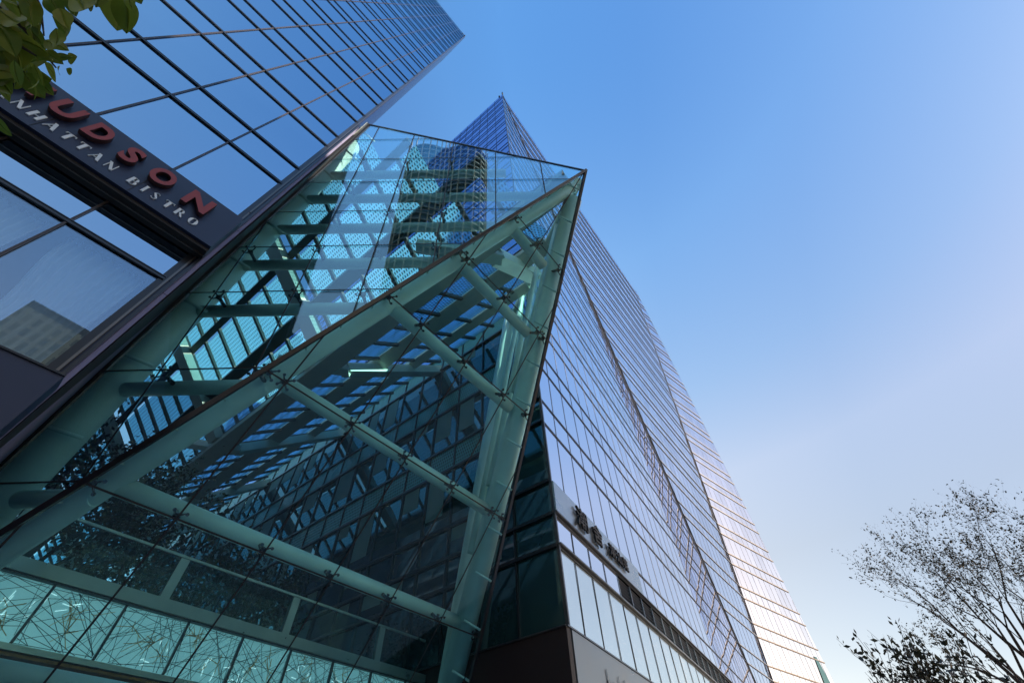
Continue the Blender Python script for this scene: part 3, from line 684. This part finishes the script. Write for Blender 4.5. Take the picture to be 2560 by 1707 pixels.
F1.vbars(tower, [q1 - .30 + 1.54 * k for k in range(1, 4)], 8.85, 9.95, .03, .02, M['joint'], step=.25)
for Lf, Ln, nm in ((f1, nS1, 'fold_trim'), (f2, nS2, 'fold_trim')):
    mb = MB(); mb.bar(Lf(0) + Ln * .03, Lf(ZT) + Ln * .03, .09, .07, Ln); mb.build(nm, M['black_metal'], tower)
mb = MB(); mb.bar(cornerQ(6.2) + nS1 * .02, cornerQ(ZT) + nS1 * .02, .09, .12, nS1); mb.build('corner_trim', M['trim_metal'], tower)
# louvred windows in the slot
lw_ = 1
for k in range(24):
    qa_, qb_ = q1 + 5.92 + 1.52 * k, q1 + 5.92 + 1.52 * (k + 1) - .05
    mb = MB(); mb.prism([F1.P(qa_, 8.86, -.22), F1.P(qb_, 8.86, -.22), F1.P(qb_, 9.93, -.22), F1.P(qa_, 9.93, -.22)], nS1 * .02); lo_ = mb.build('louvre_window', M['glass_court'], tower)
    mb = MB()
    for z in np.linspace(8.95, 9.85, 7): mb.box(F1.P((qa_ + qb_) / 2, z, -.10), d1 * (qb_ - qa_) / 2, nS1 * .07 + UP * .03, unit(UP) * .008)
    mb.build('slat', M['trim_metal'], lo_)
    mb = MB(); mb.bar(F1.P(qa_ - .02, 8.84, -.05), F1.P(qa_ - .02, 9.93, -.05), .05, .14, nS1); mb.build('frame', M['sign_grey'], lo_)
# sign band with characters
band = thing('shop_sign', 'grey sign band with black raised Chinese characters on the silver tower', 'sign', C0 + UP * 10)
mb = MB(); mb.prism([F1.P(q1 - .22, 10.06, .05), F1.P(q1 + 9.12, 10.06, .05), F1.P(q1 + 9.12, 11.30, .05), F1.P(q1 - .22, 11.30, .05)], nS1 * .10); mb.build('board', M['sign_grey'], band)
CJ = [('\u6f6e', 1.5, 1.02, 10.26, .86), ('\u820d', 3.05, 1.02, 10.26, .86), ('\u6f6e', 4.85, .66, 10.36, .56), ('\u6c55', 5.65, .66, 10.36, .56), ('\u83dc', 6.45, .66, 10.36, .56)]
for ch, q, wd, z, h in CJ:
    letter_obj(ch, F1.P(q1 + q, z, .20), d1, UP, h, wd, .09, M['underside'], 'character', band, offset=.004)
# podium box
mb = MB(); a = C0 - d1 * .05 + nS1 * .22; 
mb.prism([a + nTL * .2, a + d1 * 60, a + d1 * 60 - nS1 * 1.2, a + nTL * .2 - nS1 * 1.2], UP * 6.18); mb.build('podium_front', M['podium_grey'], tower)
mb = MB(); a = C0 + nS1 * .19 + nTL * .25 - d1 * .3; mb.prism([a, a + d4 * 50, a + d4 * 50 - nTL * 2, a - nTL * .2], UP * 6.2); mb.build('podium_side', M['brown_box'], tower)
mb = MB(); mb.bar(a + UP * 6.22, a + d4 * 50 + UP * 6.22, .10, .05, UP); mb.bar(a + UP * 6.22, C0 + nS1 * .25 + d1 * 60 + UP * 6.22, .12, .05, UP); mb.build('podium_cap', M['trim_metal'], tower)
txt = 'bulthaup'; q = 2.05
for ch in txt:
    wd = {'l': .05, 't': .22}.get(ch, .36); h = {'l': .72, 'b': .72, 'h': .72, 't': .6}.get(ch, .48); z = 4.95
    if ch == 'p': z -= .2; h = .66
    letter_obj(ch, C0 - d1 * .05 + nS1 * .222 + d1 * q + UP * z, d1, UP, h, wd, .01, M['faint'], 'podium_letter', tower); q += wd + .14
# court face
c4 = lambda z: cornerQ(z) - d1 * .02
F4 = Facade(lambda z: cornerQ(z) + d4 * 52, c4, -d4, nTL)
low4 = [6.2, 8.79, 9.97, 11.34] + [z for z in fl if z < 26.5]
hi4 = [z for z in fl if z > 22.5] + [ZT]
q4 = c4(0) @ (-d4)
F4.panels(tower, low4[:], 1.8, q4, M['glass_court'], 'court_window', 80, tilt=.002)
F4.panels(tower, [low4[-1]] + [z for z in hi4 if z > low4[-1]], 1.8, q4, M['glass_tower_side'], 'side_panel', 0, tilt=.002)
F4.hbars(tower, low4, .12, .12, M['black_metal'], 'court_trim'); F4.hbars(tower, [z for z in fl if z > 26.5], .07, .04, M['black_metal'], 'court_trim')
F4.vbars(tower, [q4 - 1.8 * k for k in range(1, 29)], 6.2, 25, .05, .08, M['black_metal'], 'court_mullion', step=1); F4.vbars(tower, [q4 - 1.8 * k for k in range(1, 29)], 25, ZT, .035, .03, M['joint'], 'court_mullion', step=1)
# printed spandrels and pale blinds on the court face
sp = mat('printed_spandrel', (.06, .20, .18), rough=.25)
t_ = sp.node_tree; b_ = t_.nodes['Principled BSDF']; tc_ = t_.nodes.new('ShaderNodeUVMap'); br_ = t_.nodes.new('ShaderNodeTexBrick'); br_.inputs['Scale'].default_value = 1
br_.inputs['Brick Width'].default_value = .14; br_.inputs['Row Height'].default_value = .2; br_.inputs['Mortar Size'].default_value = .04
br_.inputs['Color1'].default_value = (.02, .05, .05, 1); br_.inputs['Color2'].default_value = (.03, .09, .09, 1); br_.inputs['Mortar'].default_value = (.12, .36, .33, 1)
t_.links.new(tc_.outputs[0], br_.inputs['Vector']); t_.links.new(br_.outputs['Color'], b_.inputs['Base Color'])
bl = mat('pale_blind', (.20, .27, .25), rough=.8)
n_ = 0
for i, (z0, z1) in enumerate(zip(low4[:-1], low4[1:])):
    for k in range(1, 26):
        qa_, qb_ = q4 - 1.8 * (k + 1) + .05, q4 - 1.8 * k - .05
        if z1 - z0 < 1.8 and z0 > 11:
            mb = MB(); P = [F4.P(qa_, z0 + .07, .012), F4.P(qb_, z0 + .07, .012), F4.P(qb_, z1 - .07, .012), F4.P(qa_, z1 - .07, .012)]
            if n_ < 95 and share(P) > 0:
                mb.prism(P, nTL * .01); o = mb.build('spandrel', sp, tower); n_ += 1
                set_uv(o, lambda co: ((co.x * -d4[0] + co.y * -d4[1]), co.z))
        elif rnd.random() < .6 and z0 > 8:
            ww = rnd.uniform(.5, 1.0); dz = (z1 - z0) * rnd.uniform(.2, .85)
            P = [F4.P(qa_ + .1, z1 - .1 - dz, .012), F4.P(qa_ + .1 + (qb_ - qa_ - .2) * ww, z1 - .1 - dz, .012), F4.P(qa_ + .1 + (qb_ - qa_ - .2) * ww, z1 - .1, .012), F4.P(qa_ + .1, z1 - .1, .012)]
            if share(P) > 0: mb = MB(); mb.prism(P, nTL * .006); mb.build('blind', bl, tower)
# back of the tower so that it is a closed block
K = lambda z: V(-8, 82, 0) + UP * z
mb = MB()
e3 = f3(0); e3t = f3(97.9); lt = cornerQ(0) + d4 * 52; ltt = cornerQ(ZT) + d4 * 52
mb.poly([e3, V(10, 95, 0), V(10, 95, ZT), e3t]); mb.poly([V(10, 95, 0), lt, ltt, V(10, 95, ZT)])
mb.build('rear_wall', M['glass_tower_side'], tower)
mb = MB(); mb.poly([cornerQ(ZT), f1(ZT), f2(ZT), e3t, V(10, 95, ZT), ltt]); mb.build('roof', M['trim_metal'], tower)
mb = MB(); mb.tube(cornerQ(ZT), cornerQ(ZT) + UP * 2.2, .14); mb.tube(cornerQ(ZT) + d4 * .8, cornerQ(ZT) + d4 * .8 + UP * 1.1, .16)
mb.tube(f1(64) + nS1 * .2, f1(64) + nS1 * .2 + UP * .2, .05); mb.build('roof_light', M['black_metal'], tower)
# tall narrow slot window low on the last face
slot = [hit(x, y, f2(50), nS3) + nS3 * .05 for x, y in ((2034, 1640), (2040, 1642), (2075, 1707), (2060, 1707))]
mb = MB(); mb.prism(slot, nS3 * .02); mb.build('slot_window', M['glass_court'], tower)

# ================================================================ entrance portal inside the court
portal = thing('entrance_portal', 'pale metal entrance bulkhead with etched teal panels behind the low glass', 'portal', W * 13.5 + T * 5)
PW = W * 13.5
def pp(t, z, off=0): return PW + T * t + UP * z - W * off
mb = MB(); mb.bar(pp(-.6, 5.90), pp(12.6, 5.90), .26, .30, W); mb.build('top_beam', M['portal'], portal)
mb = MB(); mb.bar(pp(-.6, 5.745, .08), pp(12.6, 5.745, .08), .03, .10, W); mb.build('beam_lip', M['dark_steel'], portal)
mb = MB(); mb.bar(pp(-.6, 4.64, .0), pp(12.6, 4.64, .0), .10, .10, W); mb.build('lower_beam', M['portal'], portal)
for k in range(9):
    a, b = .16 + 1.42 * k, .16 + 1.42 * (k + 1) - .05
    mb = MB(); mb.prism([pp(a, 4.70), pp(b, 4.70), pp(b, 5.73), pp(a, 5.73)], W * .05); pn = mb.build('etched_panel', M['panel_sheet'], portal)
    for nm, m, cnt, wd in (('dark_line', M['etch_dark'], 30, .008), ('brass_line', M['etch_gold'], 28, .012), ('white_line', M['etch_white'], 7, .010)):
        mb = MB(); hs = []
        hx, hz = rnd.uniform(a + .2, b - .2), rnd.uniform(4.85, 5.6)
        for i in range(cnt):
            if nm == 'dark_line':
                sd = [(rnd.uniform(a, b), 4.71), (rnd.uniform(a, b), 5.72), (a + .01, rnd.uniform(4.7, 5.73)), (b - .01, rnd.uniform(4.7, 5.73))]
                (x0, z0), (x1, z1) = rnd.sample(sd, 2)
                L = math.hypot(x1 - x0, z1 - z0)
                if L < .25: continue
            elif nm == 'brass_line':
                if i % 6 == 0: hx, hz = rnd.uniform(a + .2, b - .2), rnd.uniform(4.85, 5.6)
                an = rnd.uniform(0, 6.28); L = rnd.uniform(.08, .35); x0, z0 = hx, hz; x1, z1 = hx + math.cos(an) * L, hz + math.sin(an) * L
            else:
                an = rnd.choice([.1, 1.5, 1.7, -.1, .4]); L = rnd.uniform(.05, .2); x0, z0 = hx + rnd.gauss(0, .22), hz + rnd.gauss(0, .12); x1, z1 = x0 + math.cos(an) * L, z0 + math.sin(an) * L
            f_ = lambda x: min(max(x, a + .01), b - .01); g_ = lambda z: min(max(z, 4.71), 5.72)
            x0, x1, z0, z1 = f_(x0), f_(x1), g_(z0), g_(z1)
            if math.hypot(x1 - x0, z1 - z0) < .04: continue
            mb.bar(pp(x0, z0, .006), pp(x1, z1, .006), wd, .006, W)
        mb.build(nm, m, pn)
    mb = MB(); mb.bar(pp(b + .025, 4.70, .03), pp(b + .025, 5.73, .03), .05, .07, W); mb.build('divider', M['trim_metal'], portal)
mb = MB(); mb.prism([pp(-.6, 4.52), pp(12.6, 4.52), pp(12.6, 4.52) + W * 26, pp(-.6, 4.52) + W * 26], UP * .05); mb.build('soffit', M['wood_soffit'], portal)
mb = MB(); mb.prism([pp(-.6, 4.60) + W * .2, pp(12.6, 4.60) + W * .2, pp(12.6, 4.60) + W * 7, pp(-.6, 4.60) + W * 7], UP * 1.4); mb.build('bulkhead', M['room'], portal)
cl = MB()
for k in range(4):
    a = .3 + k * 3.3; mb = MB(); mb.bar(pp(a, 6.05, -.02), pp(a, 6.98, -.02), .22, .14, W); mb.build('post', M['portal'], portal)
    mb = MB(); mb.prism([pp(a + .13, 6.05), pp(a + 3.17, 6.05), pp(a + 3.17, 6.98), pp(a + .13, 6.98)], W * .03); mb.build('clerestory_pane', M['teal2'], portal)
mb = MB(); mb.bar(pp(.6, 7.03), pp(12.2, 7.03), .06, .06, W); mb.build('rail', M['portal'], portal)

# ================================================================ trees
def leaf_poly(mb, P, dirv, nrm, L, wd, fold=.15, cup=.1):
    dirv = unit(dirv); s_ = unit(np.cross(dirv, nrm)); n = np.cross(s_, dirv)
    prof = [(0, 0), (.18, .32), (.42, .5), (.68, .42), (.88, .2), (1, 0)]
    mid = [P + dirv * L * a + n * L * cup * math.sin(a * 3.1) for a, _ in prof]
    for sg in (1, -1):
        e = [P + dirv * L * (a - .04 * (h > .4)) + s_ * sg * wd * h + n * (L * cup * math.sin(a * 3.1) + fold * wd * h) for a, h in prof]
        for i in range(len(prof) - 1):
            f_ = [mid[i], mid[i + 1], e[i + 1], e[i]] if i not in (0, len(prof) - 2) else ([mid[0], mid[1], e[1]] if i == 0 else [mid[i], mid[i + 1], e[i]])
            mb.poly(f_, True)
def weld(o):
    import bmesh
    bm = bmesh.new(); bm.from_mesh(o.data); bmesh.ops.remove_doubles(bm, verts=bm.verts, dist=1e-5); bm.to_mesh(o.data); bm.free()
# close branch at the upper left corner: the tree stands beside the camera
near = thing('street_tree', 'leafy branch tip with broad green and yellowing leaves hanging at the upper left corner', 'tree', (-3.2, -.6, 0))
tips = [((-60, -30), (140, 170), 1.9, .006), ((-80, 60), (90, 140), 1.8, .007), ((60, -60), (110, 90), 1.95, .005), ((200, -80), (300, -10), 1.75, .005), ((-60, 200), (60, 180), 1.85, .006), ((-70, 300), (-5, 318), 1.8, .004)]
mb = MB(); rt = [V(-3.2, -.6, 0), V(-3.15, -.55, 1.5), V(-3.0, -.4, 3.0), V(-2.75, -.2, 3.9)]
mb.path(rt, [.10, .085, .06, .035], 12)
twigs = []
for (x0, y0), (x1, y1), dist, r in tips:
    A = CAM + ray(x0, y0) * (dist + .05); B = CAM + ray(x1, y1) * dist; Cc = (A + B) / 2 + V(0, 0, .02)
    mb.path([rt[-1], (rt[-1] + A) / 2 + V(.03, .02, .08), A, Cc, B], [.03, .014, r, r * .7, r * .35], 7); twigs.append((A, Cc, B))
mb.build('trunk', M['bark'], near)
lm = MB()
def add_leaf(px, py, dist, ang, L, wd):
    P = CAM + ray(px, py) * dist; r_ = np.array(right) * math.cos(R_(ang)) + np.array(upv) * math.sin(R_(ang))
    dv = r_ + np.array(back) * rnd.uniform(-.5, .5); nn = np.array(back) + np.array([rnd.uniform(-.7, .7) for _ in range(3)])
    leaf_poly(lm, P, dv, nn, L, wd, rnd.uniform(-.3, .35), rnd.uniform(-.2, .25))
spec = [(235, -25, -70, 50), (255, -30, -50, 55), (330, -20, -70, 45), (215, 5, -20, 40), (150, 20, -70, 40), (130, 40, -50, 45), (140, 70, -80, 40), (100, 200, -60, 30), (20, 200, -100, 40), (75, 205, -90, 34), (60, 60, -60, 60), (20, 20, -40, 60), (-10, 60, -70, 55), (90, 20, -80, 55), (75, 80, -75, 55), (110, 100, -15, 42), (25, 40, 200, 50), (0, 0, -20, 55), (40, 130, -120, 50), (70, 140, -60, 52), (100, 130, -30, 45),
        (35, 150, -100, 45), (110, 155, -60, 45), (85, 160, -90, 38), (130, 140, 20, 30), (150, 165, -80, 20), (170, 155, 10, 28), (165, 172, -45, 22), (55, 175, -130, 45), (60, 180, -75, 50), (95, 185, -100, 40),
        (20, 165, -140, 45), (5, 100, -30, 50), (0, 150, -80, 50), (180, -30, -55, 66), (160, -20, -85, 40), (120, -20, -75, 50), (290, -30, -125, 76), (310, -20, -95, 74), (345, -40, -85, 50), (270, -40, -100, 55),
        (-25, 290, -50, 42), (-10, 190, -60, 45), (50, -10, -90, 60), (80, -10, -110, 52), (20, 90, -20, 60), (40, 100, -70, 60), (10, 130, -45, 50), (130, 110, -20, 30), (60, 20, -20, 55), (105, 60, -95, 40)]
for px, py, ang, Lp in spec:
    dist = rnd.uniform(1.7, 2.0); L = Lp / 1055 * dist * .78; add_leaf(px, py, dist, ang + rnd.uniform(-12, 12), L, L * rnd.uniform(.62, .85))
for i in range(60):
    px, py = rnd.gauss(10, 50), rnd.uniform(-60, 190)
    if px > 110: continue
    dist = rnd.uniform(1.8, 2.2); L = rnd.uniform(.05, .08); add_leaf(px, py, dist, rnd.uniform(-140, 10), L, L * .75)
o = lm.build('crown', M['leaf_big'], near); weld(o); sb_ = o.modifiers.new('smooth', 'SUBSURF'); sb_.levels = 2; sb_.render_levels = 2

def grow(P, dirv, L, r, depth, mb, tipsl, spread, updraft, kids, rnd_, seg=3, taper=.62, lean=None):
    pts = [P]; rs = [r]; dv = unit(dirv)
    for i in range(seg):
        dv = unit(dv + np.array([rnd_.gauss(0, .10) for _ in range(3)]) + UP * updraft * .15); pts.append(pts[-1] + dv * L / seg); rs.append(r * (1 - (1 - taper) * (i + 1) / seg))
    mb.path(pts, rs, 6 if r > .02 else 4)
    if depth == 0: tipsl.append((pts, dv)); return
    for k in range(kids):
        a = rnd_.uniform(0, 6.28); s_ = unit(np.cross(dv, V(math.cos(a), math.sin(a), .3))); ndv = unit(dv + s_ * spread * rnd_.uniform(.6, 1.3) + UP * updraft * .3)
        st = pts[-1] if k < 2 else pts[rnd_.randint(1, seg)]
        grow(st, ndv, L * rnd_.uniform(.6, .85), rs[-1] * (.72 if k == 0 else .55), depth - 1, mb, tipsl, spread, updraft, kids, rnd_, seg, taper)
    if depth <= 2: tipsl.append((pts, dv))

def tree(name, label, cat, foot, dirs, L, r, depth, spread, up, kids, leaf_n, leaf_L, m_leaf, seed, trunk_h, group=None, jitter=.25, upright=False):
    rr = random.Random(seed); t = thing(name, label, cat, foot, group)
    mb = MB(); tp = []; foot = np.array(foot, float); top = foot + UP * trunk_h
    mb.tube(foot, foot + (top - foot) * .5, r * 1.35, 12, r * 1.1); mb.tube(foot + (top - foot) * .5, top, r * 1.1, 12, r)
    for dv in dirs: grow(top, np.array(dv, float), L, r * .8, depth, mb, tp, spread, up, kids, rr)
    mb.build('trunk', M['bark'], t)
    lm = MB()
    for pts, dv in tp:
        for i in range(leaf_n):
            k = rr.randint(1, len(pts) - 1); s_ = rr.random(); P = pts[k - 1] * (1 - s_) + pts[k] * s_ + np.array([rr.gauss(0, jitter * .3) for _ in range(3)])
            l_ = leaf_L * rr.uniform(.5, 1.3); a = np.array([rr.gauss(0, 1) for _ in range(3)]); a = unit(a + (dv * 1.2 if upright else -UP * .3)); b = unit(np.cross(a, np.array([rr.gauss(0, 1) for _ in range(3)])))
            w_ = l_ * .24
            lm.poly([P, P + a * l_ * .5 + b * w_, P + a * l_, P + a * l_ * .5 - b * w_])
    lm.build('crown', m_leaf, t); return t
# sparse twiggy tree at the right
tree('street_tree', 'tall sparse twiggy tree with tiny dark leaves against the pale sky at the lower right', 'tree', d(44.6) * 24, [d(20) * .65 + UP, d(-10) * .45 + UP, d(110) * .55 + UP, d(-60) * .75 + UP, d(60) * .3 + UP, d(-100) * .35 + UP * 1.1], 2.65, .18, 5, .55, .25, 3, 5, .095, M['leaf_tiny'], 11, 2.3, jitter=.12)
tree('street_tree', 'small upright tree with fuller leafy shoots at the bottom right of the photo', 'tree', d(36.6) * 15, [d(0) * .3 + UP, d(90) * .45 + UP, d(-60) * .4 + UP, d(-120) * .3 + UP, d(130) * .6 + UP, d(50) * .7 + UP], 1.65, .07, 2, .62, .9, 5, 9, .15, M['leaf_tiny'], 5, 1.2, jitter=.14, upright=True)
# dark trees inside the court
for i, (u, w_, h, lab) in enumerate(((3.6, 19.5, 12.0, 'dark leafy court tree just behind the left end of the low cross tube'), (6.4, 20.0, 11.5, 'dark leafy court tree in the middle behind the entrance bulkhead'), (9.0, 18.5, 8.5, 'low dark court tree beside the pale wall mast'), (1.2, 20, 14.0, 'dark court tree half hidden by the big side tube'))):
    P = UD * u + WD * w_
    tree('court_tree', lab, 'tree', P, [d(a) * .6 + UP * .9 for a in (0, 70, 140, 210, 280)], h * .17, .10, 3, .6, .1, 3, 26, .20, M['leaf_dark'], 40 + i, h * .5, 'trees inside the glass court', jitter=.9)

# ================================================================ buildings across the street, seen mirrored in the glass, plus one unseen sun blocker
def slab(name, label, c, dx, dy, hx, hy, H, m, grp='buildings across the street'):
    t = thing(name, label, 'building', c, grp); c = np.array(c, float)
    mb = MB(); pts = [c - dx * hx - dy * hy, c + dx * hx - dy * hy, c + dx * hx + dy * hy, c - dx * hx + dy * hy]
    mb.prism(pts, UP * H); o = mb.build('wall', m, t); u = o.data.uv_layers.new(name='UVMap')
    for p in o.data.polygons:
        for li in p.loop_indices:
            co = o.data.vertices[o.data.loops[li].vertex_index].co; n = p.normal
            u.data[li].uv = ((co.x * dx[0] + co.y * dx[1]) if abs(n.x * dy[0] + n.y * dy[1]) > .5 else (co.x * dy[0] + co.y * dy[1]), co.z)
    mb = MB(); mb.prism([p + UP * H for p in pts], UP * 1.2); mb.build('roof_parapet', M['kerb'], t); return t
slab('beige_block', 'beige gridded office block across the street, mirrored in the curtained window', d(143) * 62, d(45), d(135), 7.5, 8, 50, M['beige_grid'])
slab('beige_block', 'unseen beige sun blocker off to the right, added to shade the lower facades', d(98) * 60, d(8), d(98), 24, 9, 40, M['beige_grid'])  # unseen block added to keep the low sun off the sign and lower walls
# curved residential tower with ribbed balconies, mirrored in the upright glass of the court
rt_ = thing('apartment_tower', 'tall curved tower with ribbed balconies behind the camera, mirrored in the teal glass', 'building', d(-168) * 110, 'buildings across the street')
cc = d(-168) * 110; rib = mat('bronze_rib', (.42, .31, .18), rough=.35, metal=.4); slabm = mat('grey_balcony', (.16, .17, .16), rough=.5); gl_ = mat('dark_apartment_glass', (.02, .035, .04), rough=.1)
def blob(k, s_=1.0): a = 2 * math.pi * k; r = (15.5 + 3.0 * math.cos(2 * a) + 2.2 * math.sin(3 * a)) * s_; return cc + V(math.cos(a) * r, math.sin(a) * r, 0)
NB = 72
mb = MB(); mb.prism([blob(k / NB, .94) for k in range(NB)], UP * 200); mb.build('glass_core', gl_, rt_)
mb = MB()
for z in np.arange(3, 201, 3.9): mb.prism([blob(k / NB) + UP * z for k in range(NB)], UP * .9)
mb.build('balcony', slabm, rt_)
mb = MB()
for k in range(NB):
    if k % 2 == 0: P = blob(k / NB, 1.01); mb.bar(P, P + UP * 206, .5, .5, V(1, 0, 0))
mb.build('rib', rib, rt_)
